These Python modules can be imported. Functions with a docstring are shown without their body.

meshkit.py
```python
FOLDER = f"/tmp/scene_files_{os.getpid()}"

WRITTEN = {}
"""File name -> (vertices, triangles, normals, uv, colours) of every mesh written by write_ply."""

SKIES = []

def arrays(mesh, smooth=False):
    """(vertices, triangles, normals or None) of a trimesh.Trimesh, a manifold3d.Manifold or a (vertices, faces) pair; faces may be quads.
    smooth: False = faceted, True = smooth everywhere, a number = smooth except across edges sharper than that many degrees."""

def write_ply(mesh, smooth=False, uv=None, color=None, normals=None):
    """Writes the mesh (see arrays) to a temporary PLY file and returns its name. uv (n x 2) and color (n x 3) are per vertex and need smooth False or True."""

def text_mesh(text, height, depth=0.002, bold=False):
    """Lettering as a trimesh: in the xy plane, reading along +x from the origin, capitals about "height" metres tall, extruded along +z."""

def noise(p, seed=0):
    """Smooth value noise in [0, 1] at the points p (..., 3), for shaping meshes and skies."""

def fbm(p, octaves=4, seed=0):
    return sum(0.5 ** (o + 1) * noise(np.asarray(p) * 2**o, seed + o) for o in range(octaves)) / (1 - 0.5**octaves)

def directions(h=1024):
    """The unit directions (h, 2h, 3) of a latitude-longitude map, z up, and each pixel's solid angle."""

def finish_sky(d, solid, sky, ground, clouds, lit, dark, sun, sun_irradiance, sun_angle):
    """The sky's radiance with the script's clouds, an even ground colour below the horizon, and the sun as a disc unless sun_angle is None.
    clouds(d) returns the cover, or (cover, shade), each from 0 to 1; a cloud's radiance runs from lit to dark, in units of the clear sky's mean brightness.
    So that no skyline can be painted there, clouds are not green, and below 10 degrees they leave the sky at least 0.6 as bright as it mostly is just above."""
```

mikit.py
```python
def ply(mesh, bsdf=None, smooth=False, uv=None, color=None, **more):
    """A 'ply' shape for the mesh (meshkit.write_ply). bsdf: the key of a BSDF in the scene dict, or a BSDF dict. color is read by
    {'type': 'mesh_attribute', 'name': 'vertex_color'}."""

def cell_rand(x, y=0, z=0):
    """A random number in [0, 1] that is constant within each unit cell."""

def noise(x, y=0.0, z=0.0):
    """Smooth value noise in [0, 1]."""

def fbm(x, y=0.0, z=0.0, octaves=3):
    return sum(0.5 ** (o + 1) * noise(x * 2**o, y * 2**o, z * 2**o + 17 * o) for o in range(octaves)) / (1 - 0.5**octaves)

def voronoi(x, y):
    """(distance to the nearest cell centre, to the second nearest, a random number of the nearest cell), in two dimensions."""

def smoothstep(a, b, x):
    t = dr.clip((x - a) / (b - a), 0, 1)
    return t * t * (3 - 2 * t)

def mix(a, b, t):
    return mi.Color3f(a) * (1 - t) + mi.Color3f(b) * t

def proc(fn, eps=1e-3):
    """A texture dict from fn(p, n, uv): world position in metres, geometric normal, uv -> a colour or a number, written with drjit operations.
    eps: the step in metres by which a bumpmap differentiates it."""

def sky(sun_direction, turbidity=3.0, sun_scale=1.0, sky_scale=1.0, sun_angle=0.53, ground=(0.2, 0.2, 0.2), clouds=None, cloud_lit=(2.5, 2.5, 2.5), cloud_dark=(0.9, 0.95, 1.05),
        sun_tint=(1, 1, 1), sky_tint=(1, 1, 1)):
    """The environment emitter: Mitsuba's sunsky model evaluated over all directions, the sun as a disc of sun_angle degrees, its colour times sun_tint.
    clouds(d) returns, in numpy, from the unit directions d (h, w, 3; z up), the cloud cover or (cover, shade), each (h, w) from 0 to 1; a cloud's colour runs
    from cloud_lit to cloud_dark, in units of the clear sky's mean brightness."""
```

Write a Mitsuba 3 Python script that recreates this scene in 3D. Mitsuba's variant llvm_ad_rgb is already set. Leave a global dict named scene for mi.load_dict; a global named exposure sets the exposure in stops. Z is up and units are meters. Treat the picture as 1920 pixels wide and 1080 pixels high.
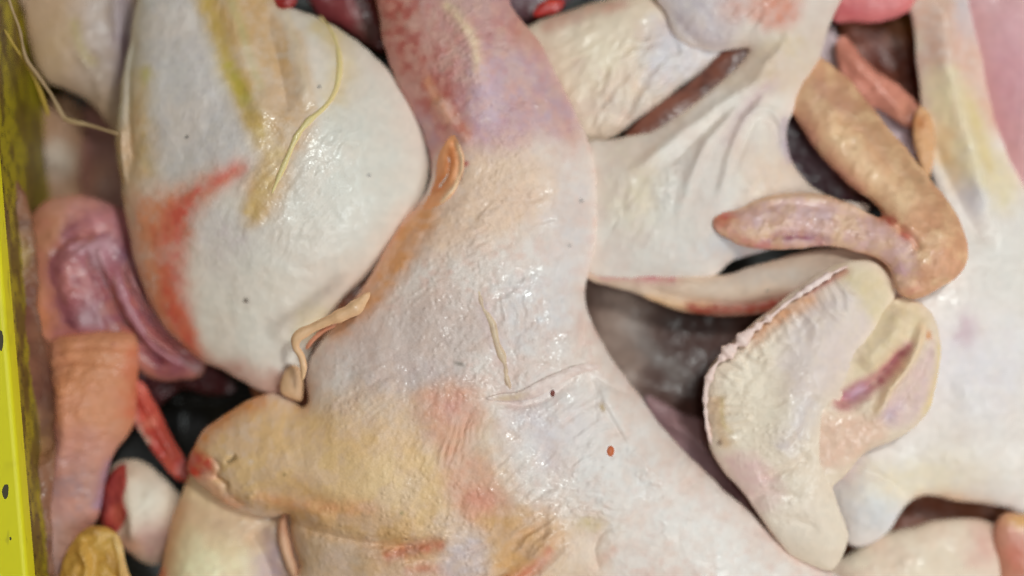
import math, numpy as np, trimesh, mitsuba as mi, mikit, meshkit, shapely
import drjit as dr
from scipy.spatial import Delaunay, cKDTree
from scipy.sparse import coo_matrix
from scipy.sparse.linalg import spsolve
from mikit import ply, proc, noise, fbm, smoothstep, mix

scene, labels = {}, {}
T4 = mi.ScalarTransform4f

# ------------------------------------------------------------------ camera, lamps, exposure
H = 0.800                                    # the camera looks straight down into the crate from 80 cm
WIDE = 0.420                                 # width of the view on the plane z = 0
exposure = -0.03
scene['camera'] = {'type': 'thinlens', 'fov': math.degrees(2 * math.atan(WIDE / 2 / H)), 'fov_axis': 'x',
                   'aperture_radius': 0.0225, 'focus_distance': H - 0.021, 'near_clip': 0.05, 'far_clip': 10.0,
                   'to_world': T4().look_at(origin=[0, 0, H], target=[0, 0, 0], up=[0, 1, 0])}


def lamp(key, centre, size, radiance, label):
    """A square lamp panel with a housing, facing the crate."""
    c = np.array(centre, float)
    d = np.array([0.0, 0.0, 0.0]) - c
    d /= np.linalg.norm(d)
    a = np.cross(d, [0, 1, 0]); a /= np.linalg.norm(a)
    b = np.cross(d, a)
    s = size / 2
    v = np.array([c + sx * s * a + sy * s * b for sx, sy in ((-1, -1), (1, -1), (1, 1), (-1, 1))])
    f = np.array([[0, 1, 2], [0, 2, 3]])
    if np.dot(np.cross(v[1] - v[0], v[2] - v[0]), d) < 0:
        f = f[:, ::-1]
    scene[key + '__diffuser'] = ply((v, f), 'lamp_white', emitter={'type': 'area', 'radiance': {'type': 'rgb', 'value': radiance}})
    box = trimesh.creation.box([size * 1.08, size * 1.08, 0.04])
    m = np.eye(4); m[:3, 0], m[:3, 1], m[:3, 2], m[:3, 3] = a, b, -d if np.dot(np.cross(a, b), -d) > 0 else d, c - d * 0.024
    box.apply_transform(m)
    scene[key + '__housing'] = ply(box, 'lamp_white')
    labels[key] = {'label': label, 'category': 'lamp'}


scene['lamp_white'] = {'type': 'twosided', 'bsdf': {'type': 'diffuse', 'reflectance': {'type': 'rgb', 'value': [.7, .7, .7]}}}
lamp('hanging_lamp', (0.33, 0.36, 1.10), 0.13, [128, 142, 138], 'bright square lamp hanging above the market crate')
lamp('hanging_lamp_001', (0.07, 0.06, 1.55), 0.10, [112, 124, 121], 'small bright square lamp hanging straight above the crate')
lamp('fill_panel', (0.66, -0.42, 0.85), 0.5, [7.6, 8.4, 8.5], 'added fill panel out of view, brightening the lower right of the pile')  # added fill light, unseen, makes the lower right brighter than the left

# ------------------------------------------------------------------ helpers
Q = WIDE / 1920 * 1000                       # millimetres per plan unit (the plan is 1920 x 1080 units, y down)
HM = H * 1000
TOPS = {}


def lin(c):
    c = np.asarray(c, float) / 255
    return np.where(c < .04045, c / 12.92, ((c + .055) / 1.055) ** 2.4)


def curve(pts, closed=False, step=4.0):
    """Catmull-Rom through pts, resampled at even steps."""
    p = np.asarray(pts, float)
    n = len(p)
    q = np.vstack([p[-1], p, p[0], p[1]]) if closed else np.vstack([2 * p[0] - p[1], p, 2 * p[-1] - p[-2]])
    out = []
    t = np.linspace(0, 1, 12, endpoint=False)[:, None]
    for i in range(n if closed else n - 1):
        a, b, c, d = q[i], q[i + 1], q[i + 2], q[i + 3]
        out.append(.5 * (2 * b + (c - a) * t + (2 * a - 5 * b + 4 * c - d) * t**2 + (3 * b - a - 3 * c + d) * t**3))
    out = np.vstack(out + ([out[0][:1]] if closed else [p[-1:]]))
    s = np.r_[0, np.cumsum(np.linalg.norm(np.diff(out, axis=0), axis=1))]
    k = max(3, int(s[-1] / step))
    u = np.linspace(0, s[-1], k + 1)
    r = np.stack([np.interp(u, s, out[:, j]) for j in range(out.shape[1])], 1)
    return r[:-1] if closed else r


def to_line(P, line):
    """(distance, side, position 0..1 along) of the points P from a smooth open line."""
    c = curve(line, step=6.0)
    best, side, pos = np.full(len(P), 1e9), np.zeros(len(P)), np.zeros(len(P))
    for i in range(len(c) - 1):
        a, d = c[i], c[i + 1] - c[i]
        w = P - a
        t = np.clip(w @ d / (d @ d), 0, 1)
        r = w - t[:, None] * d
        e = np.hypot(r[:, 0], r[:, 1])
        k = e < best
        best[k], pos[k] = e[k], (i + t[k]) / (len(c) - 1)
        side[k] = np.sign(d[0] * w[k, 1] - d[1] * w[k, 0])
    return best, side, pos


def n2(P, scale, seed, octaves=3):
    return meshkit.fbm(np.c_[P / scale, np.full(len(P), seed * 7.31)], octaves, seed) - .5


def blob(P, x, y, rx, ry, ang=0, warp=.35, seed=1):
    """A soft uneven patch: 1 in its middle, 0 outside."""
    a = math.radians(ang)
    s = max(rx, ry)
    w = np.c_[n2(P, s * .6, seed), n2(P, s * .6, seed + 50)] * s * warp * 2
    d = P + w - [x, y]
    u, v = d @ [math.cos(a), math.sin(a)] / rx, d @ [-math.sin(a), math.cos(a)] / ry
    return np.exp(-(u * u + v * v) ** 1.3)


def ease(x):
    x = np.clip(x, 0, 1)
    return x * x * (3 - 2 * x)


def paint(P, base, ops, seed):
    col = np.tile(lin(base), (len(P), 1))
    m = n2(P, 70, seed, 4)[:, None]
    col = col * (1 + m * np.array([.12, .22, .30]))                      # warm and cool mottling of the skin
    for i, op in enumerate(ops):
        k = op[0]
        if k == 'b':                                                     # blob: x, y, rx, ry, angle, colour, strength
            w = blob(P, *op[1:6], seed=seed + i) * op[7]
        elif k == 's':                                                   # stroke: line, width, colour, strength
            d, _, t = to_line(P + np.c_[n2(P, 30, seed + i), n2(P, 30, seed + i + 9)] * op[2] * .8, op[1])
            w = np.exp(-(d / op[2]) ** 2) * ease(t * 8 + .3) * ease((1 - t) * 8 + .3) * op[4]
            op = (0,) * 6 + (op[3],)
        elif k == 'p':                                                   # patch: outline, softness, colour, strength
            Pw = P + np.c_[n2(P, 34, seed + i), n2(P, 34, seed + i + 9)] * op[2] * .9
            ring = curve(op[1], True, 8.0)
            d = to_line(Pw, np.vstack([ring, ring[:1]]))[0]
            w = ease(.5 + np.where(shapely.contains_xy(shapely.Polygon(ring), Pw[:, 0], Pw[:, 1]), d, -d) / op[2] / 2) * op[4]
            op = (0,) * 6 + (op[3],)
        elif k == 'n':                                                   # mottles: scale, colour, strength
            w = ease((n2(P, op[1], seed + i, 4) + .08) * 4) * op[3]
            op = (0,) * 6 + (op[2],)
        if k != 'b' or min(op[3], op[4]) > 12:
            w = np.clip(w * (1 + 1.1 * n2(P, 13, seed + i + 21, 3)), 0, 1)
        col = col * (1 - w[:, None]) + lin(op[6]) * w[:, None]
    rose = (ease((n2(P, 48, seed + 71, 4) + .10) * 4) * .16)[:, None]
    col = col * (1 - rose) + col * np.array([1.0, .86, .74]) * rose
    f = n2(P, 9, seed + 31, 3)[:, None]
    col = col * (1 + f * .16)
    col[:, 1] *= 1 - .11 * np.clip(1 - col[:, 2] / np.maximum(col[:, 0], 1e-3), 0, 1)
    return np.clip(col, .003, .9)


def shape_ops(P, ops, seed):
    z = np.zeros(len(P))
    for i, op in enumerate(ops):
        k = op[0]
        if k == 'r':                                                     # fold: line, width, height (mm)
            d, _, t = to_line(P + np.c_[n2(P, 40, seed + i), n2(P, 40, seed + i + 5)] * 10, op[1])
            z += op[3] * np.exp(-(d / op[2]) ** 2) * ease(t * 5 + .15) * ease((1 - t) * 5 + .15)
        elif k == 'c':                                                   # crease: line, width, depth (mm)
            d, _, t = to_line(P + np.c_[n2(P, 25, seed + i), n2(P, 25, seed + i + 5)] * 8, op[1])
            z -= op[3] * np.exp(-d / op[2]) * ease(t * 6 + .1) * ease((1 - t) * 6 + .1)
        elif k == 't':                                                   # terrace: right-hand side of the line stands proud by height, fading over width
            d, s, t = to_line(P, op[1])
            z += op[3] * np.exp(-(d / op[2]) ** 2) * np.where(s > 0, 1, np.exp(-(d / 4) ** 2)) * ease(t * 5) * ease((1 - t) * 5)
        elif k == 'b':                                                   # swelling: x, y, rx, ry, angle, height
            z += blob(P, *op[1:6], warp=.15, seed=seed + i) * op[6]
        elif k == 'w':                                                   # wrinkles: x, y, rx, ry, angle of the region, direction across, wavelength, height
            m = blob(P, *op[1:6], warp=.3, seed=seed + i)
            a = math.radians(op[6])
            c = P @ [math.cos(a), math.sin(a)]
            al = P @ [-math.sin(a), math.cos(a)]
            wl = op[7]
            c = c + n2(P, wl * 6, seed + i, 3) * wl * 3.5
            al = al + n2(P, wl * 5, seed + i + 2, 2) * wl * 5
            g = meshkit.fbm(np.c_[c / wl, al / wl / 4.5, np.full(len(P), i * 3.7)], 3, seed + i + 4) - .5
            z += m * op[8] * (np.clip(1 - np.abs(g) * 6, -.4, 1) - .2) * np.clip(.2 + 3.0 * (n2(P, wl * 4, seed + i + 3, 2) + .10), 0, 1.2) * .85
        elif k == 'n':                                                   # unevenness: scale, height
            z += n2(P, op[1], seed + i, 3) * 2 * op[2]
    return z


def puff(key, outline, z0, base, ops=(), shp=(), kt=.8, cap=None, slope=(0, 0), res=1.0, mat='skin', seed=None, on=None, off=0.0, under=.5, rough=1.0, sharp=False, ruffle=9.0):
    """A soft closed body over an outline in plan: its surface rises from the rim like an inflated skin and closes again below.
    on: the key of the body whose surface it lies upon."""
    seed = seed if seed is not None else sum(map(ord, key)) % 97 + 3
    zs = TOPS[on][2] if on else z0
    sc = Q * (HM - zs) / HM
    b = (np.array(outline, float) if sharp else curve(outline, True, res / sc)) * sc
    if sharp:
        b = np.array([p for p in shapely.Polygon(b).exterior.segmentize(res).coords][:-1])
    b = b + np.c_[n2(b / sc, 38, seed + 81, 4), n2(b / sc, 38, seed + 82, 4)] * ruffle * sc
    poly = shapely.Polygon(b)
    if not poly.is_valid:
        print('invalid outline', key, shapely.is_valid_reason(poly))
    pts = [b]
    for d in (.10, .32, .7, 1.25):
        g = poly.buffer(-d)
        for q in getattr(g, 'geoms', [g]):
            if not q.is_empty:
                pts.append(np.array(q.exterior.segmentize(res).coords)[:-1])
    g = poly.buffer(-1.25 - .55 * res)
    if not g.is_empty:
        x0, y0, x1, y1 = g.bounds
        X, Y = np.meshgrid(np.arange(x0, x1, res), np.arange(y0, y1, res * .866))
        X[1::2] += res / 2
        k = shapely.contains_xy(g, X, Y)
        pts.append(np.c_[X[k], Y[k]])
    nb = len(b)
    V = np.vstack(pts)
    F = Delaunay(V).simplices
    c = V[F].mean(1)
    F = F[shapely.contains_xy(poly, c[:, 0], c[:, 1])]
    e1, e2 = V[F[:, 1]] - V[F[:, 0]], V[F[:, 2]] - V[F[:, 0]]
    ar = (e1[:, 0] * e2[:, 1] - e1[:, 1] * e2[:, 0]) / 2
    F[ar < 0] = F[ar < 0][:, ::-1]
    keep = np.abs(ar) > 1e-7
    F, ar = F[keep], np.abs(ar[keep])
    I, J, W = [], [], []
    for k in range(3):
        i, j, o = F[:, (k + 1) % 3], F[:, (k + 2) % 3], F[:, k]
        u, v = V[i] - V[o], V[j] - V[o]
        w = .5 * (u * v).sum(1) / np.maximum(np.abs(u[:, 0] * v[:, 1] - u[:, 1] * v[:, 0]), 1e-9)
        I += [i, j, i, j]; J += [j, i, i, j]; W += [-w, -w, w, w]
    n = len(V)
    K = coo_matrix((np.concatenate(W), (np.concatenate(I), np.concatenate(J))), (n, n)).tocsr()
    M = np.zeros(n)
    for k in range(3):
        np.add.at(M, F[:, k], ar / 3)
    inner = np.arange(nb, n)
    u = np.zeros(n)
    inner = inner[M[inner] > 0]
    u[inner] = spsolve(K[inner][:, inner].tocsc(), 2 * M[inner])
    h = np.sqrt(np.maximum(u, 0))
    top = h * kt
    if cap:
        top = cap * np.tanh(top / cap)
    P = V / sc
    edge = ease(h / 5.0)
    if on:
        tree, zt, _ = TOPS[on]
        d, i = tree.query(P, k=4)
        w = 1 / (d + .3)
        ground = (zt[i] * w).sum(1) / w.sum(1) + off
    else:
        ground = z0 + (P[:, 0] - P[:, 0].mean()) * slope[0] / 100 + (P[:, 1] - P[:, 1].mean()) * slope[1] / 100
    relief = shape_ops(P, shp, seed) + rough * (n2(P, 55, seed + 11, 3) * 2.6 + n2(P, 14, seed + 12, 3) * .55 + n2(P, 6, seed + 13, 2) * .22)
    zt = ground + top + relief * edge
    zb = ground - top * under
    col = paint(P, base, ops, seed)
    used = np.ones(n, bool)
    rim = np.arange(n) < nb
    lower = np.where(rim, np.arange(n), n + np.arange(n) - nb)
    X, Y = V[:, 0] - 960 * sc, 540 * sc - V[:, 1]
    vv = np.vstack([np.c_[X, Y, zt], np.c_[X, Y, zb][nb:]]) / 1000
    ff = np.vstack([F[:, ::-1], lower[F]])
    scene[key] = ply((vv, ff), mat, smooth=True, color=np.vstack([col, col[nb:]]))
    TOPS[key] = (cKDTree(P[nb:]), zt[nb:], zs)
    return key


def strand(key, line, radii, base, ops=(), on=None, off=0.0, z=0.0, mat='skin', seed=5, sides=10, wob=.25, flat=1.0, bumps=None):
    """A cord of changing thickness (mm); z: one height or one per point, on: the body it lies upon."""
    zs = TOPS[on][2] if on else float(np.mean(z))
    sc = Q * (HM - zs) / HM
    p = np.asarray(line, float)
    zz = np.broadcast_to(np.asarray(z, float), (len(p),))
    rr = np.broadcast_to(np.asarray(radii, float), (len(p),))
    c = curve(np.c_[p, zz, rr], step=2.5 if bumps else 4.0)
    P, zz, rr = c[:, :2], c[:, 2].copy(), np.maximum(c[:, 3], .08)
    s = np.arange(len(P))
    rr = rr * (1 + wob * (meshkit.noise(np.c_[s * .22, s * 0, s * 0], seed) - .5) * 2)
    if bumps:
        rr = rr * (1 + bumps[1] * np.sin(s * 2.5 / bumps[0] * 2 * np.pi + 2 * np.sin(s * .11)))
    if on:
        tree, zt, _ = TOPS[on]
        d, i = tree.query(P, k=3)
        zz = zz + zt[i].mean(1) + off
        zz = np.convolve(np.pad(zz, 3, mode='edge'), np.ones(7) / 7, 'valid')
    C = np.c_[P[:, 0] * sc - 960 * sc, 540 * sc - P[:, 1] * sc, zz]
    t = np.gradient(C, axis=0); t /= np.linalg.norm(t, axis=1, keepdims=True)
    a = np.cross(t, [0, 0, 1.0]); a /= np.linalg.norm(a, axis=1, keepdims=True) + 1e-9
    b = np.cross(a, t)
    ends = np.r_[.05, np.ones(len(P) - 2), .05]
    ends[1] = ends[-2] = .75
    ang = np.arange(sides) * 2 * np.pi / sides
    v = C[:, None] + (rr * ends)[:, None, None] * (np.cos(ang)[None, :, None] * a[:, None] + flat * np.sin(ang)[None, :, None] * b[:, None])
    i, j = np.meshgrid(np.arange(len(P) - 1), np.arange(sides), indexing='ij')
    q = np.stack([i * sides + j, i * sides + (j + 1) % sides, (i + 1) * sides + (j + 1) % sides, (i + 1) * sides + j], -1).reshape(-1, 4)
    f = np.vstack([q[:, [0, 1, 2]], q[:, [0, 2, 3]]])
    m = trimesh.Trimesh(v.reshape(-1, 3) / 1000, f, process=False)
    if m.volume < 0:
        f = f[:, ::-1]
    col = paint(np.repeat(P, sides, 0), base, ops, seed)
    scene[key] = ply((v.reshape(-1, 3) / 1000, f), mat, smooth=True, color=col)
    return key


def tag(key, label, category=None, group=None, kind=None):
    labels[key] = {k: v for k, v in dict(label=label, category=category, group=group, kind=kind).items() if v}


# ------------------------------------------------------------------ materials
def relief_fn(amp_fine, amp_mid, follicles=0.0):
    def fn(p, n, uv):
        x, y, z = p.x * 1000, p.y * 1000, p.z * 1000
        h = fbm(x * .26, y * .26, z * .26, 2) * amp_mid + fbm(x * .85, y * .85, z * .85, 2) * amp_fine
        if follicles:                                                    # goose bumps where the feathers stood
            d, _, r = mikit.voronoi(x * .30 + .6 * noise(x * .2, y * .2), y * .30)
            h = h + follicles * (.3 + r) * smoothstep(.42, .05, d) * smoothstep(.36, .60, noise(x * .045 + 5, y * .045, z * .045))
        return h * .001
    return fn


def wet_fn(low, high):
    """Where the skin is wet: uneven patches."""
    def fn(p, n, uv):
        x, y, z = p.x * 1000, p.y * 1000, p.z * 1000
        w = smoothstep(.46, .66, fbm(x * .05 + 3, y * .05, z * .05, 3)) * smoothstep(.40, .62, noise(x * .6, y * .6 + 7, z * .6))
        return low + (high - low) * w
    return fn


def wet(name, rough, coat, fine, mid, spec=.5, flatness=0.0, gloss=.95, follicles=0.0):
    scene[name] = {'type': 'twosided', 'bsdf': {'type': 'bumpmap', 'scale': 1.0, 'tex': proc(relief_fn(fine, mid, follicles), eps=1.5e-4),
                   'bsdf': {'type': 'principled', 'base_color': {'type': 'mesh_attribute', 'name': 'vertex_color'}, 'roughness': rough, 'specular': spec,
                            'clearcoat': proc(wet_fn(*coat)), 'clearcoat_gloss': gloss, 'flatness': flatness}}}


wet('skin', .55, (.04, .85), .18, .20, .38, .25, follicles=.22)
wet('smooth_skin', .48, (.30, 1.0), .16, .18, .42, .35)
wet('meat', .42, (.18, 1.0), .18, .30, .48, .3)
wet('fat', .52, (.10, .9), .18, .34, .42, .4)


def plastic_color(p, n, uv):
    x, y, z = p.x * 1000, p.y * 1000, p.z * 1000
    dirt = smoothstep(.56, .74, fbm(x * .05, y * .05, z * .05 + 3, 4))
    speck = smoothstep(.66, .80, fbm(x * .22 + 9, y * .08, z * .22, 3))
    c = mix(lin([216, 202, 26]).tolist(), lin([160, 132, 30]).tolist(), dirt * .30)
    return mix(c, lin([120, 104, 40]).tolist(), speck * .45)


def wall_color(p, n, uv):
    x, y, z = p.x * 1000, p.y * 1000, p.z * 1000
    dirt = smoothstep(.40, .62, fbm(x * .09, y * .07, z * .09, 4))
    speck = smoothstep(.66, .72, noise(x * .45 + 9, y * .45, z * .45))
    c = mix(lin([156, 136, 26]).tolist(), lin([92, 66, 26]).tolist(), dirt * .85)  # base yellow darkened to stand for wall shade, real grime mixed over it
    return mix(c, lin([52, 34, 14]).tolist(), speck * .7)


scene['yellow_plastic'] = {'type': 'twosided', 'bsdf': {'type': 'principled', 'base_color': proc(plastic_color), 'roughness': .5, 'specular': .4}}
scene['shaded_dirty_plastic'] = {'type': 'twosided', 'bsdf': {'type': 'principled', 'base_color': proc(wall_color), 'roughness': .45, 'specular': .5}}
scene['black_plastic'] = {'type': 'twosided', 'bsdf': {'type': 'principled', 'base_color': {'type': 'rgb', 'value': [.028, .026, .027]}, 'roughness': .38, 'specular': .5}}
scene['stain'] = {'type': 'twosided', 'bsdf': {'type': 'principled', 'base_color': {'type': 'rgb', 'value': [.06, .045, .018]}, 'roughness': .6}}

WHITE, GREY, CREAM, YELLOW = (226, 217, 208), (206, 199, 200), (228, 210, 180), (222, 196, 138)
FAT, ORANGE, RED, PURPLE, TAN, PINK = (212, 190, 84), (214, 150, 98), (200, 78, 58), (152, 98, 108), (206, 166, 124), (206, 150, 142)

# ------------------------------------------------------------------ the crate
RIM, FLOOR = 26.0, -112.0
ea, eb = np.array([-211.5, 116.0]), np.array([-192.0, -116.0])           # two points of the inner edge of the left rim, mm
along = (eb - ea) / np.linalg.norm(eb - ea)
inward = np.array([-along[1], along[0]]) * np.sign(np.dot([-along[1], along[0]], [1, 0]))
corner = (ea + eb) / 2
BASIS = np.eye(4)
BASIS[:2, 0], BASIS[:2, 1], BASIS[:2, 3] = inward / 1000 * 1000, -along, corner / 1000
if np.linalg.det(BASIS[:3, :3]) < 0:
    BASIS[:2, 1] *= -1


def soft_box(x0, x1, y0, y1, z0, z1, r=1.5):
    """A box with rounded edges, in millimetres of the crate's own frame (x into the crate, y along its left side)."""
    import manifold3d as m3
    s = [m3.Manifold.sphere(r, 12).translate((x, y, z)) for x in (x0 + r, x1 - r) for y in (y0 + r, y1 - r) for z in (z0 + r, z1 - r)]
    m = m3.Manifold.batch_hull(s).to_mesh()
    t = trimesh.Trimesh(m.vert_properties[:, :3] / 1000, m.tri_verts, process=False)
    t.apply_transform(BASIS)
    return t


LX, LY = 470.0, 200.0
tag('crate', 'yellow plastic crate with a grimy, shade darkened inner wall, holding the raw chickens', 'crate')
scene['crate__rim'] = ply(soft_box(-26, 0, -LY - 26, LY + 26, RIM - 14, RIM, 2.5), 'yellow_plastic', smooth=35)
scene['crate__rim_001'] = ply(soft_box(LX, LX + 26, -LY - 26, LY + 26, RIM - 14, RIM, 2.5), 'yellow_plastic', smooth=35)
scene['crate__rim_002'] = ply(soft_box(0.3, LX - .3, -LY - 26, -LY, RIM - 14.3, RIM - .3, 2.5), 'yellow_plastic', smooth=35)
scene['crate__rim_003'] = ply(soft_box(0.3, LX - .3, LY, LY + 26, RIM - 14.3, RIM - .3, 2.5), 'yellow_plastic', smooth=35)
scene['crate__wall_panel'] = ply(soft_box(-5, -1, -LY - 5, LY + 5, FLOOR, RIM - 12, 1), 'shaded_dirty_plastic', smooth=35)
scene['crate__wall_panel_001'] = ply(soft_box(LX + 1, LX + 5, -LY - 5, LY + 5, FLOOR, RIM - 12, 1), 'shaded_dirty_plastic', smooth=35)
scene['crate__wall_panel_002'] = ply(soft_box(-.5, LX + .5, -LY - 5.2, -LY - 1, FLOOR + .3, RIM - 12.4, 1), 'shaded_dirty_plastic', smooth=35)
scene['crate__wall_panel_003'] = ply(soft_box(-.5, LX + .5, LY + 1, LY + 5.2, FLOOR + .3, RIM - 12.4, 1), 'shaded_dirty_plastic', smooth=35)
scene['crate__base'] = ply(soft_box(-5.3, LX + 5.3, -LY - 5.5, LY + 5.5, FLOOR - 5, FLOOR + .8, 1), 'shaded_dirty_plastic', smooth=35)
labels['crate__wall_panel'] = {'label': 'grimy inner wall of the crate, its yellow darkened to olive for shade'}
for i, y in enumerate((-150, -75, 0, 75, 150)):
    scene['crate__rib' + ('_%03d' % i if i else '')] = ply(soft_box(-12, -5.2, y - 2, y + 2, FLOOR + 2, RIM - 14.5, .8), 'yellow_plastic', smooth=35)
# dark scuffs on the rim: flecks of dried dirt
for i, (x, y, rx, ry) in enumerate(((10, 921, 7, 14), (-2, 640, 7, 20), (20, 1010, 2, 3))):
    sc = Q * (HM - RIM) / HM
    an = np.arange(14) * 2 * np.pi / 14
    rr = 1 + .35 * (meshkit.noise(np.c_[np.cos(an) * 1.3 + i * 5, np.sin(an) * 1.3, an * 0], 4) - .5) * 2
    o = np.c_[(x - 960 + rx * rr * np.cos(an)) * sc, (540 - y - ry * rr * np.sin(an)) * sc]
    m = trimesh.creation.extrude_polygon(shapely.Polygon(o), .35, engine='earcut')
    m.apply_translation([0, 0, RIM - .2]); m.apply_scale(.001)
    k = 'crate__dirt_fleck' + ('_%03d' % i if i else '')
    scene[k] = ply(m, 'stain')

puff('black_sheet', [(-10, -240), (960, -260), (2240, -240), (2250, 540), (2240, 1320), (960, 1330), (60, 1310), (25, 540)], -108, (40, 38, 38), [],  # sheet extended across the floor so every gap goes black
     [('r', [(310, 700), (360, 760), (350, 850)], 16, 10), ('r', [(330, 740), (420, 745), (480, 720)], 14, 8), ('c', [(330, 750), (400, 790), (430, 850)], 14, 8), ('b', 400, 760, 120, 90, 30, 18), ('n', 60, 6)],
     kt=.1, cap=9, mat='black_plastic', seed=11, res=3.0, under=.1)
tag('black_sheet', 'crumpled black plastic sheet in the left gap, spread over the whole floor to blacken the other gaps', 'plastic sheet')

# ------------------------------------------------------------------ pieces low in the pile
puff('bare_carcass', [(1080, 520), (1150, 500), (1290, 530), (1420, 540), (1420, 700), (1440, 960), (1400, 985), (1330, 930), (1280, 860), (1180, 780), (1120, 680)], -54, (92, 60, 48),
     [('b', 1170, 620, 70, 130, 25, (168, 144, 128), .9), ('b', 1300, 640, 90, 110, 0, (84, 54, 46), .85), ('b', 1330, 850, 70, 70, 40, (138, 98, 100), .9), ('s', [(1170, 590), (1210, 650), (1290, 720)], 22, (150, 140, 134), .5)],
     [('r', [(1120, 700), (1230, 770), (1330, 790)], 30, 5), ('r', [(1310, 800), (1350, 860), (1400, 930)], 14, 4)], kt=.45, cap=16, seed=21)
tag('bare_carcass', 'dark brownish bare chicken back in the hollow left of the frilled wing', 'chicken piece')

puff('chicken_skin_002', [(1210, 745), (1280, 775), (1345, 800), (1400, 900), (1450, 985), (1410, 1005), (1340, 950), (1270, 860)], -36, (158, 122, 122),  # plum strip added so the shaded cleft is less black
     [('b', 1300, 810, 40, 30, 30, (176, 140, 140), .8), ('s', [(1350, 860), (1390, 930)], 12, (112, 66, 72), .8)], [('r', [(1230, 770), (1310, 830), (1400, 950)], 12, 3), ('n', 20, 1)], kt=.4, cap=8, seed=121)
tag('chicken_skin_002', 'mauve strip of skin added to soften the dark cleft between the central chicken and the frilled wing', 'chicken skin')
puff('meat_scrap', [(1170, 262), (1230, 200), (1300, 150), (1385, 70), (1430, 90), (1400, 150), (1320, 230), (1220, 290)], -27, (134, 82, 62),
     [('n', 24, (96, 56, 44), .7), ('b', 1385, 90, 30, 30, 0, (96, 58, 46), .9)], [('w', 1300, 180, 120, 60, -35, 60, 22, .8)], kt=.5, cap=9, mat='meat', seed=22)
tag('meat_scrap', 'reddish brown strip of meat under the stretched skin edge at upper right', 'meat scrap')

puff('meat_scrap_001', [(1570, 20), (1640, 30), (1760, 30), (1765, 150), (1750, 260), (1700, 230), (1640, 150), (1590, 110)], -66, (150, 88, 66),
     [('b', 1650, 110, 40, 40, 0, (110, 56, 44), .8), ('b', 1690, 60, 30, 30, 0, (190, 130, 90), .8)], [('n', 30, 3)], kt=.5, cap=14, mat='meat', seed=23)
tag('meat_scrap_001', 'brown meat down in the shaded cavity below the red piece at top right', 'meat scrap')

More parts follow.
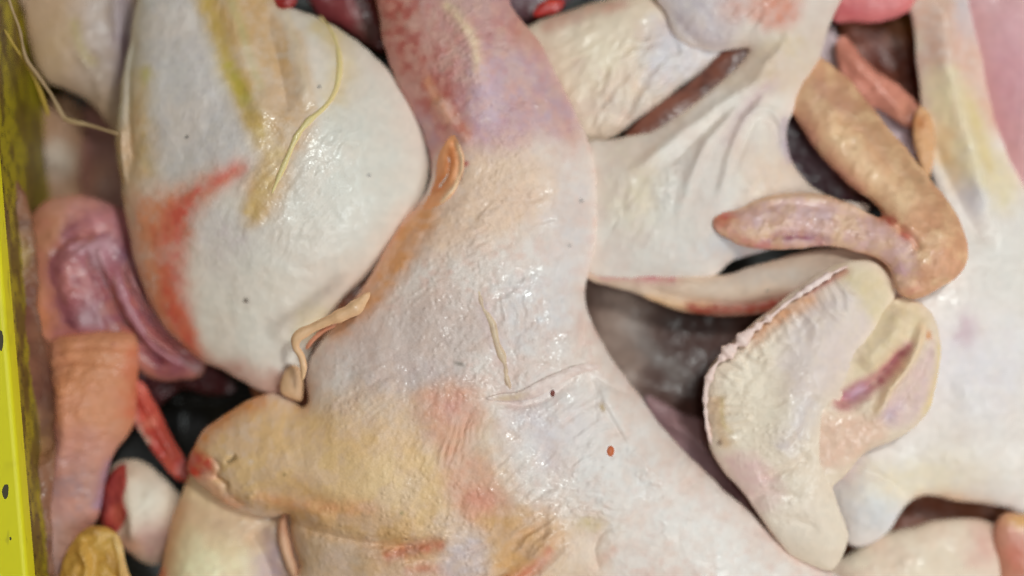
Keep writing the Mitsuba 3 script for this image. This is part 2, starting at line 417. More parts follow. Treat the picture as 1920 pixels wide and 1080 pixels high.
puff('meat_scrap_002', [(1540, 1010), (1600, 960), (1680, 900), (1780, 900), (1900, 930), (1950, 1020), (1850, 1080), (1640, 1090), (1560, 1070)], -74, (176, 106, 74),
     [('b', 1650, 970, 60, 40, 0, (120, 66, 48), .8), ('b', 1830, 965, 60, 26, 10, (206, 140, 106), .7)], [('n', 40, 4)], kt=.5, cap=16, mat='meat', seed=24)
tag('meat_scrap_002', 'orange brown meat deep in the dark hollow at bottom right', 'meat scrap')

puff('chicken_skin', [(-30, 330), (30, 330), (66, 440), (74, 600), (96, 700), (104, 820), (96, 960), (90, 1170), (10, 1170), (-5, 900), (-25, 600)], -14, (140, 98, 70),  # dark browns here imitate the shade along the wall
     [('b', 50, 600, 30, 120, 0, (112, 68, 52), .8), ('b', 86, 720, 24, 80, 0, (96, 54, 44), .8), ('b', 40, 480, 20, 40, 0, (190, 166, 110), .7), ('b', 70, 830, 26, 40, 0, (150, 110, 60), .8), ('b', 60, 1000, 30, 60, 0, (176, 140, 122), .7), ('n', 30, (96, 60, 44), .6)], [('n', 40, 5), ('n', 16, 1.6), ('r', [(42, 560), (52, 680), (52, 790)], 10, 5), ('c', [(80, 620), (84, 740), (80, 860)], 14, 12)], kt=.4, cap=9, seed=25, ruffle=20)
tag('chicken_skin', 'strip of loose chicken skin wedged along the yellow crate wall, coloured brown to imitate shade', 'chicken skin')

for i, (o, z, c, l) in enumerate((
        ([(48, 455), (62, 460), (66, 500), (60, 560), (68, 590), (56, 600), (46, 560), (44, 500)], -20, (214, 190, 130), 'pale yellow fat crumb at the crate wall beside the purple cut joint'),
        ([(48, 835), (70, 815), (88, 830), (74, 870), (62, 920), (50, 910), (44, 870)], -24, (206, 166, 70), 'mustard yellow fat lump at the crate wall beside the cut neck'),
        ([(62, 905), (78, 880), (100, 882), (88, 900), (72, 918)], -14, (228, 206, 184), 'small whitish fat crumb below the mustard yellow lump on the left'),
        ([(50, 968), (70, 960), (78, 985), (64, 1000), (52, 990)], -16, (222, 198, 176), 'tiny pale crumb of fat against the lower crate rim'))):
    k = 'fat_crumb' + ('_%03d' % i if i else '')
    puff(k, o, z - 2, c, [('n', 12, (170, 124, 80), .7)], [('n', 12, 2)], kt=.5, mat='fat', res=.6, seed=30 + i, ruffle=16)
    tag(k, l, 'fat', 'crumbs of fat along the crate wall')

puff('chicken_neck', [(42, 250), (70, 195), (108, 178), (146, 192), (158, 250), (152, 330), (160, 420), (100, 450), (50, 440), (30, 340)], -80, (176, 138, 106),  # base colour darkened to carry the shade of the deep left side
     [('b', 60, 330, 30, 80, 0, (190, 128, 100), .6), ('b', 115, 300, 36, 36, 0, (206, 190, 170), .8), ('n', 30, (176, 140, 112), .5)], [('b', 110, 300, 50, 50, 0, 3), ('w', 100, 300, 60, 80, 0, 90, 26, .7)], kt=.75, cap=20, seed=41)
tag('chicken_neck', 'shaded beige chicken neck beside the crate wall, below the thin strand', 'chicken neck')
puff('chicken_neck_001', [(150, 215), (188, 205), (240, 245), (262, 330), (270, 420), (205, 435), (150, 390)], -86, (158, 112, 98),  # also darkened in colour for the shade beside the breast
     [('b', 200, 345, 30, 40, 0, (204, 160, 140), .8), ('b', 180, 260, 26, 40, 0, (150, 106, 98), .7)], [('b', 200, 350, 28, 34, 0, 4)], kt=.7, cap=18, seed=42)
tag('chicken_neck_001', 'pinkish chicken neck, colour darkened for shade, squeezed between the beige neck and the big breast', 'chicken neck')

puff('meat_scrap_004', [(470, 700), (540, 650), (620, 560), (720, 430), (790, 380), (800, 440), (740, 560), (650, 660), (600, 760), (500, 780)], -38, (150, 94, 64),  # brown piece added to give the gap a warm shadow tone
     [('n', 30, (110, 62, 44), .6), ('b', 600, 640, 30, 60, 40, (186, 130, 90), .7)], [('n', 30, 2.5)], kt=.4, cap=8, mat='meat', seed=125)
tag('meat_scrap_004', 'added brown filler giving a warm shadow tone to the gap between the big breast and the central chicken', 'meat scrap')
puff('meat_scrap_005', [(250, 620), (320, 640), (400, 690), (440, 730), (400, 740), (340, 730), (300, 760), (262, 780), (240, 720)], -54, (112, 58, 60),  # purple flesh added to break up the black of the gap
     [('n', 26, (80, 40, 42), .6)], [('n', 24, 3), ('r', [(270, 650), (330, 700), (390, 730)], 10, 3)], kt=.5, cap=8, mat='meat', seed=126)
tag('meat_scrap_005', 'added dark purple meat filling the top of the black gap on the left', 'meat scrap')

# ------------------------------------------------------------------ left side of the pile
puff('chicken_thigh', [(34, -70), (300, -70), (270, 20), (256, 90), (246, 170), (236, 262), (206, 238), (168, 192), (122, 166), (86, 150), (60, 100), (46, 30)], -48, (192, 164, 136),
     [('b', 200, 60, 60, 90, 15, (214, 196, 190), .8), ('b', 100, 90, 60, 80, 10, (188, 158, 116), .7), ('b', 232, 60, 22, 90, 0, (196, 176, 186), .8), ('s', [(150, 40), (160, 90), (190, 130)], 10, (190, 176, 106), .5), ('s', [(238, 70), (240, 120), (236, 160)], 6, (140, 100, 120), .6)],
     [('r', [(225, -20), (232, 60), (238, 130)], 12, 3), ('c', [(246, -20), (246, 60), (240, 130)], 7, 4), ('c', [(180, 100), (184, 130), (176, 150)], 6, 2), ('r', [(150, 100), (180, 140), (200, 190)], 10, 1.6)], kt=.55, cap=22, seed=43)
tag('chicken_thigh', 'pale chicken thigh in the shaded top left corner, left of the big breast', 'chicken thigh')

puff('chicken_joint__skin', [(50, 440), (66, 395), (108, 368), (160, 366), (208, 380), (246, 404), (262, 450), (282, 520), (326, 600), (372, 655), (380, 700), (322, 716), (268, 700), (220, 664), (160, 652), (110, 658), (74, 700), (46, 640), (42, 540)], -36, (192, 134, 100),
     [('p', [(150, 375), (215, 378), (262, 430), (290, 520), (340, 610), (385, 690), (310, 715), (240, 650), (110, 640), (100, 500), (125, 440)], 14, (150, 88, 92), .9), ('b', 215, 415, 46, 30, 20, (200, 132, 138), .8), ('s', [(250, 480), (275, 560), (330, 640)], 10, (190, 140, 146), .7), ('b', 310, 660, 50, 50, -35, (126, 62, 70), .9), ('b', 150, 385, 60, 20, 0, (216, 160, 144), .7), ('b', 90, 600, 26, 60, 0, (222, 146, 102), .8), ('n', 30, (206, 130, 110), .35)],
     [('r', [(212, 490), (238, 550), (282, 620), (345, 676)], 10, 4), ('c', [(200, 510), (224, 575), (268, 645), (320, 690)], 8, 6), ('r', [(240, 484), (268, 545), (312, 610), (360, 662)], 8, 4), ('c', [(232, 470), (252, 540), (296, 612), (350, 668)], 6, 3), ('c', [(108, 490), (138, 448), (190, 440)], 5, 2.4), ('n', 22, .9)], kt=.66, cap=20, mat='meat', seed=44)
puff('chicken_joint__exposed_meat', [(100, 505), (106, 474), (134, 446), (172, 432), (222, 434), (252, 462), (258, 500), (238, 512), (220, 520), (226, 566), (252, 618), (205, 630), (150, 624), (124, 596), (106, 550)], 0, (162, 98, 102),
     [('b', 150, 520, 34, 50, 0, (190, 122, 114), .8), ('b', 195, 466, 44, 26, 10, (204, 158, 166), .8), ('s', [(176, 474), (200, 520), (214, 570)], 10, (186, 156, 164), .7), ('b', 185, 595, 36, 22, 0, (174, 142, 148), .8), ('b', 136, 606, 20, 16, 0, (104, 58, 66), .9), ('b', 244, 480, 14, 16, 0, (120, 100, 128), .8), ('n', 22, (150, 84, 90), .6)],  # pale pink patches imitate wet sheen on the meat
     [('c', [(166, 466), (188, 516), (206, 560), (212, 610)], 7, 3.2), ('r', [(150, 470), (138, 520), (152, 575)], 18, 2.4), ('r', [(196, 460), (212, 500), (216, 540)], 8, 2.2), ('c', [(106, 480), (150, 470), (190, 448)], 5, 1.2), ('n', 18, 1.3)], kt=.28, cap=3, mat='meat', seed=45, on='chicken_joint__skin', off=-1.4, res=.7)
strand('chicken_joint__sinew', [(226, 500), (236, 535), (256, 585), (294, 645), (345, 684)], [1.2, 2.2, 2.0, 1.6, .8], (172, 112, 118), on='chicken_joint__skin', off=-.2, mat='meat', seed=46, flat=.6)
tag('chicken_joint', 'cut chicken leg joint with glistening purple meat, left of the big breast', 'chicken piece')
labels['chicken_joint__exposed_meat'] = {'label': 'wet purple exposed meat'}

puff('chicken_neck_002__skin', [(94, 660), (104, 636), (150, 624), (236, 622), (258, 645), (258, 720), (248, 800), (212, 856), (196, 905), (186, 965), (150, 1025), (120, 1160), (40, 1160), (58, 1000), (84, 900), (92, 800), (90, 740)], -28, (200, 140, 102),
     [('s', [(245, 640), (246, 720), (240, 790)], 22, (206, 96, 62), .9), ('p', [(92, 650), (250, 640), (240, 760), (200, 840), (90, 830)], 40, (208, 142, 98), .9), ('b', 150, 840, 90, 50, 0, (204, 146, 128), .8), ('b', 150, 930, 100, 80, 0, (176, 136, 130), .9), ('s', [(215, 860), (200, 905), (188, 960)], 11, (160, 128, 158), .7), ('n', 26, (206, 140, 110), .4), ('b', 90, 1020, 50, 70, 0, (200, 168, 160), .7)],
     [('b', 150, 770, 60, 80, 0, 3), ('w', 160, 740, 70, 120, 0, 85, 16, 1.6), ('w', 140, 940, 70, 90, 0, 70, 15, 1.6), ('c', [(100, 690), (180, 676), (250, 690)], 6, 1), ('r', [(120, 700), (130, 800), (110, 900)], 16, 2.5), ('c', [(215, 800), (170, 850), (110, 860)], 8, 1.4), ('n', 16, .6), ('c', [(96, 662), (170, 650), (255, 652)], 5, 1.5)], kt=.72, cap=24, seed=47)
puff('chicken_neck_002__cut_end', [(104, 642), (118, 626), (150, 616), (190, 618), (236, 614), (256, 634), (248, 650), (210, 652), (170, 649), (130, 655)], 0, (168, 84, 72),
     [('b', 160, 630, 40, 8, 0, (120, 58, 62), .8), ('b', 150, 628, 14, 6, 0, (210, 156, 144), .7), ('n', 14, (196, 116, 96), .5)], [('n', 12, 1.2), ('c', [(120, 634), (180, 632), (240, 630)], 6, 2)], kt=.3, cap=2.5, on='chicken_neck_002__skin', off=-1.2, mat='meat', seed=48, res=.7)
tag('chicken_neck_002', 'cut chicken neck, orange skin fading to mauve, at lower left by the crate rim', 'chicken neck')
labels['chicken_neck_002__cut_end'] = {'label': 'dark red cut end'}

puff('red_meat_strip', [(244, 730), (252, 712), (270, 720), (284, 744), (306, 785), (328, 830), (356, 876), (352, 902), (328, 896), (298, 862), (272, 824), (248, 790), (252, 760)], -32, (198, 88, 68),
     [('s', [(246, 762), (258, 800), (282, 836)], 9, (230, 196, 174), .9), ('n', 14, (186, 54, 44), .7), ('b', 285, 790, 14, 14, 0, (230, 136, 108), .7), ('b', 262, 735, 14, 14, 0, (222, 130, 104), .6)], [('n', 12, 1.6), ('r', [(262, 730), (290, 790), (335, 870)], 7, 2.0)], kt=.42, mat='meat', seed=49, res=.6)
tag('red_meat_strip', 'thin bright red strip of meat pointing at the orange leg stump', 'meat strip')

puff('chicken_cut__flesh', [(184, 962), (192, 915), (214, 870), (240, 860), (272, 870), (310, 900), (346, 942), (352, 970), (326, 1030), (296, 1058), (262, 1048), (205, 1000)], -36, (214, 192, 166),
     [('b', 300, 1010, 40, 40, 0, (196, 150, 140), .8), ('b', 240, 1020, 40, 24, 30, (220, 160, 120), .7), ('b', 280, 930, 40, 50, 20, (232, 222, 204), .7)],
     [('r', [(250, 868), (252, 940), (262, 1020)], 16, 4), ('b', 290, 940, 36, 50, 20, 4)], kt=.7, cap=20, seed=50)
puff('chicken_cut__red_face', [(182, 962), (192, 914), (212, 882), (236, 868), (246, 900), (240, 930), (248, 962), (228, 994), (204, 994)], 0, (172, 70, 58),
     [('n', 18, (140, 44, 42), .8), ('b', 198, 950, 12, 30, 10, (96, 30, 34), .9), ('b', 232, 960, 14, 24, 0, (206, 110, 84), .7)], [('n', 14, 1.2)], kt=.3, cap=2.2, mat='meat', seed=51, on='chicken_cut__flesh', off=.5, res=.6)
tag('chicken_cut', 'small white chicken piece with a red cut face at the lower left', 'chicken piece')
labels['chicken_cut__red_face'] = {'label': 'blood red cut face'}

puff('fat_lump', [(112, 1075), (122, 1040), (150, 1000), (178, 985), (206, 990), (226, 1012), (236, 1050), (250, 1160), (100, 1160)], -14, (204, 162, 74),
     [('n', 26, (168, 122, 50), .6), ('s', [(216, 1000), (232, 1040), (244, 1090)], 5, (226, 196, 130), .9)], [('n', 26, 3.0), ('n', 10, 1.0), ('r', [(150, 1010), (170, 1050), (160, 1090)], 9, 3), ('r', [(216, 1000), (230, 1040), (240, 1100)], 6, 3)], kt=.6, cap=12, mat='fat', seed=52, res=.7)
tag('fat_lump', 'crumpled ochre lump of fat at the bottom left', 'fat')

puff('chicken_drumstick', [(365, 880), (420, 905), (510, 930), (600, 960), (640, 1060), (640, 1190), (262, 1190), (298, 1082), (316, 1002), (338, 935)], -28, (222, 194, 150),
     [('b', 400, 1070, 90, 60, 0, (240, 230, 186), .95), ('s', [(350, 930), (322, 1010), (304, 1090)], 20, (212, 164, 112), .8), ('b', 520, 1040, 40, 60, 0, (190, 166, 170), .85), ('b', 460, 980, 60, 30, 10, (200, 172, 140), .7), ('b', 308, 1078, 12, 24, 0, (214, 104, 66), .8), ('s', [(500, 980), (520, 1040), (548, 1090)], 10, (150, 116, 110), .5), ('n', 40, (214, 176, 140), .35)],
     [('b', 395, 1085, 90, 90, 0, 7), ('c', [(470, 990), (500, 1030), (520, 1090)], 16, 3), ('w', 500, 1010, 50, 50, 0, 60, 24, .8)], kt=.55, cap=24, seed=53)
tag('chicken_drumstick', 'pale yellow chicken drumstick at the bottom edge, left of the central bird', 'chicken piece')

# ------------------------------------------------------------------ the big breast
puff('chicken_carcass__breast', [(470, -70), (530, 6), (590, 30), (650, 64), (705, 108), (748, 155), (778, 205), (800, 258), (808, 312), (792, 375), (745, 440), (695, 508), (632, 575), (592, 640), (564, 705), (526, 742), (470, 724), (415, 694), (365, 667), (318, 622), (280, 560), (254, 490), (240, 425), (230, 350), (219, 265), (226, 180), (242, 90), (262, -20), (300, -80)], -22, (222, 210, 196),
     [('b', 700, 330, 150, 160, 0, (217, 209, 196), .8), ('p', [(270, -60), (400, -60), (440, 160), (500, 300), (420, 320), (330, 340), (290, 250), (270, 120)], 30, (208, 196, 192), .8), ('b', 470, 560, 160, 120, 0, (226, 213, 196), .8), ('b', 440, 450, 70, 60, 0, (212, 192, 186), .6),
      ('p', [(370, -60), (520, -60), (545, 60), (590, 190), (600, 260), (565, 330), (530, 400), (490, 430), (478, 380), (500, 310), (470, 210), (440, 130), (400, 50)], 22, (206, 168, 116), .9), ('s', [(385, -40), (415, 50), (450, 150), (490, 225), (520, 290)], 20, (206, 176, 92), .85), ('s', [(440, 130), (470, 185), (486, 212)], 13, (196, 180, 62), .8), ('s', [(440, -10), (480, 110), (510, 190)], 10, (190, 178, 122), .6), ('s', [(560, 60), (585, 150), (596, 230)], 14, (204, 170, 122), .8), ('s', [(540, 20), (570, 110), (590, 190)], 8, (224, 200, 160), .7), ('s', [(590, 40), (638, 90), (648, 160), (630, 210)], 24, (216, 194, 138), .8), ('s', [(545, 280), (520, 350), (486, 420)], 20, (210, 178, 108), .85),
      ('s', [(280, 130), (272, 250), (290, 340)], 26, (210, 184, 128), .75), ('b', 288, 150, 12, 16, 0, (196, 192, 104), .6), ('b', 262, 300, 36, 110, 0, (216, 178, 136), .8),
      ('p', [(258, 390), (300, 365), (380, 350), (440, 330), (470, 322), (462, 344), (400, 376), (374, 420), (366, 480), (362, 560), (374, 630), (400, 690), (350, 670), (296, 590), (262, 500)], 40, (220, 148, 108), 1), ('p', [(330, 400), (380, 364), (462, 318), (466, 336), (396, 374), (372, 420), (362, 500), (358, 570), (372, 640), (384, 674), (346, 640), (318, 580), (314, 500)], 22, (214, 100, 78), .9), ('s', [(300, 420), (318, 500), (345, 580), (372, 640)], 12, (212, 104, 70), .6),
      ('b', 440, 696, 110, 22, 20, (196, 150, 132), .8), ('b', 524, 720, 44, 30, 0, (170, 114, 90), .8), ('b', 600, 600, 50, 30, -45, (220, 206, 160), .7), ('n', 60, (228, 208, 190), .3),
      ('b', 370, 266, 3.5, 3.5, 0, (96, 84, 80), .9), ('b', 476, 563, 5, 5, 0, (96, 74, 60), .9), ('b', 610, 175, 3, 3, 0, (110, 96, 90), .8), ('b', 700, 335, 3.5, 3, 0, (140, 130, 122), .8)],
     [('b', 560, 380, 190, 230, 10, 9), ('r', [(430, -20), (470, 110), (520, 260)], 22, 2.4), ('r', [(530, 0), (580, 110), (585, 220)], 22, 2.2), ('c', [(505, 20), (530, 120), (560, 230)], 18, 2.6),
      ('c', [(262, 60), (250, 160), (256, 260), (262, 330)], 10, 3), ('r', [(236, 240), (240, 300), (246, 350)], 6, 1.6), ('w', 510, 390, 60, 100, 20, 25, 17, .8), ('n', 24, .4), ('w', 560, 430, 60, 120, 20, 40, 12, .8), ('w', 640, 300, 60, 60, 20, 40, 11, .7), ('w', 420, 20, 60, 60, 0, 20, 14, .5)], kt=.62, cap=44, res=.85, seed=60, mat='smooth_skin', rough=.6)
strand('chicken_carcass__tendon', [(600, 30), (632, 78), (644, 130), (638, 182), (618, 215), (592, 240), (572, 268), (556, 306), (540, 344), (528, 372)], [.5, .9, 1.1, 1.1, 1.2, 1.3, 1.2, 1.1, .9, .4], (224, 206, 142), on='chicken_carcass__breast', off=-.1, seed=61, mat='fat')
puff('chicken_carcass__blood_clot', [(508, -20), (560, -20), (556, 8), (540, 26), (526, 20), (516, 4)], 0, (150, 48, 42), [], [('n', 10, .8)], kt=.8, mat='meat', on='chicken_carcass__breast', off=-.5, seed=62, res=.7)
tag('chicken_carcass', 'big plump white chicken breast with yellow fat streaks and an orange red bruise, upper left', 'chicken')
labels['chicken_carcass__tendon'] = {'label': 'thin yellow tendon running down the breast'}

strand('sinew_strand', [(24, -20), (34, 20), (46, 60), (54, 110), (72, 142), (92, 175), (108, 208), (120, 222), (160, 232), (206, 246), (226, 252)], [.5, .6, .6, .7, .7, .8, .9, 1.2, .8, .6, .4], (166, 140, 98), z=[8, 6, 3, 0, -4, -8, -11, -12, -12, -12, -14], seed=63, mat='fat')
strand('sinew_strand_001', [(20, 60), (36, 92), (56, 126), (66, 150), (74, 185), (80, 215)], [.4, .6, 1.0, .8, 1.1, .4], (176, 150, 60), z=[4, 0, -5, -8, -14, -18], seed=64, mat='fat')
tag('sinew_strand', 'long thin pale sinew strand stretched from the crate wall to the big breast', 'sinew')
tag('sinew_strand_001', 'short frayed yellow strand hanging on the grimy crate wall at top left', 'sinew')

# ------------------------------------------------------------------ between the birds, top
puff('dark_meat', [(560, -70), (720, -70), (716, 10), (728, 90), (700, 90), (640, 50), (590, 22)], -40, (120, 52, 52), [('b', 660, 20, 30, 40, 0, (150, 66, 64), .7), ('b', 690, 60, 24, 24, 0, (110, 80, 66), .7)], [('n', 20, 1.2)], kt=.6, cap=14, mat='meat', seed=65)
tag('dark_meat', 'dark red meat at the top edge between the big breast and the central neck', 'meat')
puff('dark_meat_001', [(905, -40), (1080, -40), (1060, 10), (1010, 44), (985, 46), (950, 20)], -46, (120, 92, 98), [('b', 1010, 30, 30, 20, 0, (90, 26, 22), .8)], [('n', 20, 1.0)], kt=.6, cap=10, mat='meat', seed=66)
tag('dark_meat_001', 'dark greyish meat at the top edge, right of the central neck', 'meat')
puff('blood_clot', [(1000, 30), (1010, 8), (1036, -6), (1056, 0), (1050, 18), (1028, 28)], -26, (170, 44, 36), [('b', 1035, 6, 10, 8, 0, (222, 80, 60), .7)], [('n', 10, .7)], kt=.7, mat='meat', seed=67, res=.7)
tag('blood_clot', 'small bright red clot at the top edge above the wrinkled white skin', 'blood clot')

# ------------------------------------------------------------------ right of the centre
puff('chicken_thigh_001', [(968, 66), (1040, 30), (1120, 3), (1200, -14), (1262, 20), (1330, 50), (1402, 84), (1352, 114), (1254, 180), (1196, 226), (1160, 252), (1102, 275), (1060, 240), (1026, 170), (995, 110)], -30, (228, 208, 182),
     [('p', [(1220, 40), (1300, 60), (1390, 80), (1330, 120), (1250, 170), (1200, 150)], 24, (208, 197, 200), .85), ('s', [(1010, 60), (1080, 30), (1180, 8)], 14, (212, 164, 140), .8), ('b', 1120, 120, 60, 50, 0, (232, 214, 184), .7), ('b', 1180, 210, 70, 40, -20, (214, 200, 190), .6), ('n', 30, (214, 186, 168), .4)],
     [('w', 1150, 195, 150, 80, -20, 35, 16, 4.0), ('w', 1120, 210, 90, 60, -20, 40, 11, 2.5), ('w', 1250, 110, 80, 70, 0, 60, 12, 2.0), ('w', 1080, 90, 60, 60, 0, 60, 16, .7), ('c', [(1240, 30), (1256, 70), (1268, 110)], 8, 2.5), ('c', [(1060, 230), (1130, 215), (1190, 225)], 6, 1)], kt=.55, cap=20, seed=70, mat='smooth_skin')
tag('chicken_thigh_001', 'cream coloured chicken thigh with finely wrinkled skin at top centre', 'chicken thigh')

puff('chicken_carcass_001__body', [(1200, -70), (1225, -10), (1246, 24), (1262, 62), (1290, 84), (1340, 96), (1402, 92), (1372, 134), (1300, 196), (1226, 244), (1150, 260), (1100, 270), (1080, 330), (1070, 470), (1120, 525), (1250, 528), (1330, 522), (1380, 486), (1470, 462), (1590, 425), (1630, 385), (1566, 372), (1516, 346), (1484, 298), (1474, 250), (1490, 205), (1526, 130), (1552, 60), (1562, -70)], -22, (226, 211, 197),
     [('b', 1260, 400, 160, 140, 0, (216, 206, 197), .8), ('p', [(1220, -60), (1400, -60), (1380, 60), (1330, 95), (1270, 60)], 16, (200, 184, 186), .85), ('p', [(1390, -60), (1500, -60), (1496, 40), (1460, 64), (1410, 40)], 16, (210, 140, 112), .85), ('b', 1376, 24, 30, 24, 0, (204, 136, 108), .7), ('p', [(1400, 90), (1480, 60), (1540, 70), (1500, 160), (1460, 180), (1400, 160), (1350, 170)], 24, (214, 190, 156), .8), ('b', 1520, 40, 30, 70, 10, (212, 190, 174), .8),
      ('b', 1440, 340, 60, 60, 30, (228, 202, 172), .8), ('b', 1180, 360, 60, 90, 0, (222, 206, 178), .8), ('s', [(1460, 150), (1400, 200), (1350, 280)], 14, (204, 176, 172), .7), ('b', 1390, 470, 80, 30, 0, (186, 184, 192), .8), ('s', [(1470, 220), (1466, 260), (1480, 310)], 12, (184, 164, 176), .8), ('s', [(1400, 95), (1300, 200), (1200, 300)], 8, (234, 214, 190), .6), ('n', 40, (214, 190, 176), .4)],  # violet grey patch low down paints the shadow under the hook wing tip
     [('r', [(1490, 60), (1400, 160), (1280, 250), (1170, 340)], 11, 2.2), ('r', [(1470, 120), (1370, 210), (1310, 290), (1270, 400)], 9, 2.0), ('r', [(1440, 170), (1390, 230), (1360, 300), (1340, 380)], 7, 1.5), ('c', [(1430, 150), (1330, 240), (1240, 320)], 10, 1.8), ('c', [(1450, 190), (1400, 250), (1370, 330)], 7, 1.2),
      ('t', [(1110, 266), (1250, 216), (1340, 144), (1400, 90)], 22, 2.5), ('r', [(1400, 215), (1440, 210), (1462, 240), (1468, 290)], 8, 2.0), ('c', [(1420, 226), (1448, 236), (1456, 280)], 6, 1.4), ('w', 1190, 420, 110, 90, 0, 30, 14, 1.0), ('w', 1430, 350, 70, 50, 30, 40, 13, 1.0), ('w', 1430, 20, 60, 40, 0, 30, 11, 1.4), ('c', [(1250, 20), (1310, 84), (1390, 96)], 7, 1.5), ('w', 1320, 60, 60, 40, 0, 30, 11, 1.0)], kt=.5, cap=24, seed=71)
puff('meat_scrap_003', [(1455, 200), (1500, 190), (1540, 240), (1600, 330), (1640, 390), (1580, 390), (1500, 370), (1460, 300)], -44, (96, 66, 74), [('s', [(1520, 250), (1560, 320), (1600, 370)], 12, (150, 110, 124), .7)], [('n', 24, 1.5)], kt=.4, cap=8, mat='meat', seed=122)  # underside of the hook wing, built as a separate piece
tag('meat_scrap_003', 'dark plum underside of the hook wing, in the gap beside the stretched skin', 'meat scrap')
tag('chicken_carcass_001', 'white chicken with skin stretched in fanning folds, right of centre under the wings', 'chicken')

puff('chicken_skin_001', [(1530, 60), (1560, 50), (1580, 90), (1640, 150), (1730, 230), (1735, 320), (1700, 330), (1650, 260), (1590, 180), (1545, 140)], -48, (218, 192, 194),
     [('b', 1680, 240, 40, 60, 30, (216, 190, 200), .8)], [('n', 40, 2)], kt=.4, cap=8, seed=72)
tag('chicken_skin_001', 'lilac pink flap of skin between the upper wing and the orange strip', 'chicken skin')
puff('meat_strip', [(1566, 84), (1586, 70), (1636, 124), (1690, 165), (1728, 205), (1722, 246), (1690, 232), (1640, 200), (1600, 170), (1575, 125)], -36, (204, 136, 112),
     [('b', 1630, 160, 40, 16, 40, (222, 150, 124), .6), ('b', 1700, 210, 30, 24, 0, (196, 134, 106), .8)], [('r', [(1580, 90), (1630, 150), (1700, 220)], 14, 3), ('n', 18, 1.6)], kt=.45, cap=9, mat='meat', seed=73, ruffle=18)
tag('meat_strip', 'salmon orange strip of meat right of the upper wing', 'meat strip')
puff('fat_crumb_004', [(1716, 215), (1728, 200), (1745, 218), (1752, 260), (1748, 310), (1736, 336), (1720, 300), (1714, 255)], -28, (214, 164, 112), [('b', 1724, 230, 12, 16, 0, (206, 130, 70), .7)], [('n', 14, 1.5)], kt=.5, mat='fat', seed=74, res=.7)
tag('fat_crumb_004', 'small drop shaped orange fat piece beside the yellowish neck at upper right', 'fat')
puff('chicken_liver', [(1548, -70), (1745, -70), (1722, 4), (1690, 28), (1650, 40), (1600, 42), (1556, 34)], -34, (214, 122, 118), [('b', 1590, 26, 40, 14, 0, (196, 96, 96), .7)], [], kt=.7, cap=22, mat='smooth_skin', seed=75)
tag('chicken_liver', 'smooth salmon red rounded piece at the top edge on the right', 'chicken piece')

# the big bird on the right, out of focus
puff('chicken_carcass_002', [(1500, 820), (1470, 720), (1590, 500), (1700, 400), (1752, 380), (1738, 300), (1724, 190), (1712, 70), (1692, -70), (1806, -70), (1834, 60), (1852, 160), (1880, 250), (1926, 350), (2000, 420), (2110, 470), (2130, 700), (2060, 975), (1940, 985), (1880, 950), (1806, 940), (1735, 928), (1692, 945), (1648, 1005), (1590, 1020), (1542, 955), (1520, 885)], -36, (228, 215, 206),
     [('p', [(1690, -70), (1806, -70), (1850, 140), (1880, 240), (1800, 260), (1735, 260)], 26, (218, 180, 156), .9), ('b', 1812, 20, 30, 60, 0, (200, 188, 190), .8), ('p', [(1735, 150), (1790, 140), (1840, 220), (1900, 340), (1870, 400), (1810, 350), (1750, 300)], 26, (226, 210, 168), .85), ('s', [(1810, 190), (1830, 270), (1852, 330)], 12, (216, 200, 136), .6), ('b', 1712, 80, 12, 22, 0, (236, 222, 196), .8), ('b', 1815, 375, 18, 36, -20, (186, 174, 186), .6), ('b', 1770, 290, 20, 60, -10, (222, 186, 130), .7),
      ('b', 1860, 480, 90, 100, 0, (222, 214, 206), .6), ('b', 1640, 930, 60, 70, 0, (214, 210, 214), .85), ('b', 1820, 680, 140, 90, 0, (222, 210, 211), .8), ('b', 1700, 880, 140, 50, 0, (230, 214, 184), .8), ('b', 1560, 850, 40, 50, 0, (214, 180, 176), .8), ('b', 1790, 620, 20, 34, 0, (190, 150, 160), .6), ('s', [(1700, 935), (1780, 935), (1860, 950)], 16, (222, 186, 150), .8)],
     [('b', 1830, 660, 170, 200, 0, 4), ('b', 1630, 930, 70, 80, 0, 8), ('c', [(1545, 860), (1600, 872), (1660, 900), (1700, 930)], 20, 4), ('r', [(1760, 720), (1850, 726), (1940, 700)], 30, 2), ('c', [(1530, 860), (1540, 930), (1580, 1000)], 10, 3), ('r', [(1752, -20), (1776, 150), (1820, 320), (1850, 440)], 26, 5), ('c', [(1740, 250), (1790, 380), (1830, 460)], 16, 3)], kt=.36, cap=32, res=1.2, seed=76, slope=(-2.5, 0))
tag('chicken_carcass_002', 'large smooth white chicken filling the right edge, with a yellowish neck', 'chicken')
puff('chicken_thigh_002', [(1790, -70), (2060, -70), (2080, 520), (1960, 490), (1900, 360), (1850, 230), (1825, 110)], -40, (210, 160, 158), [('b', 1900, 160, 40, 130, 0, (204, 146, 152), .8)], [], kt=.5, cap=24, res=1.2, seed=78)
tag('chicken_thigh_002', 'blurred pink chicken thigh in the top right corner', 'chicken thigh')

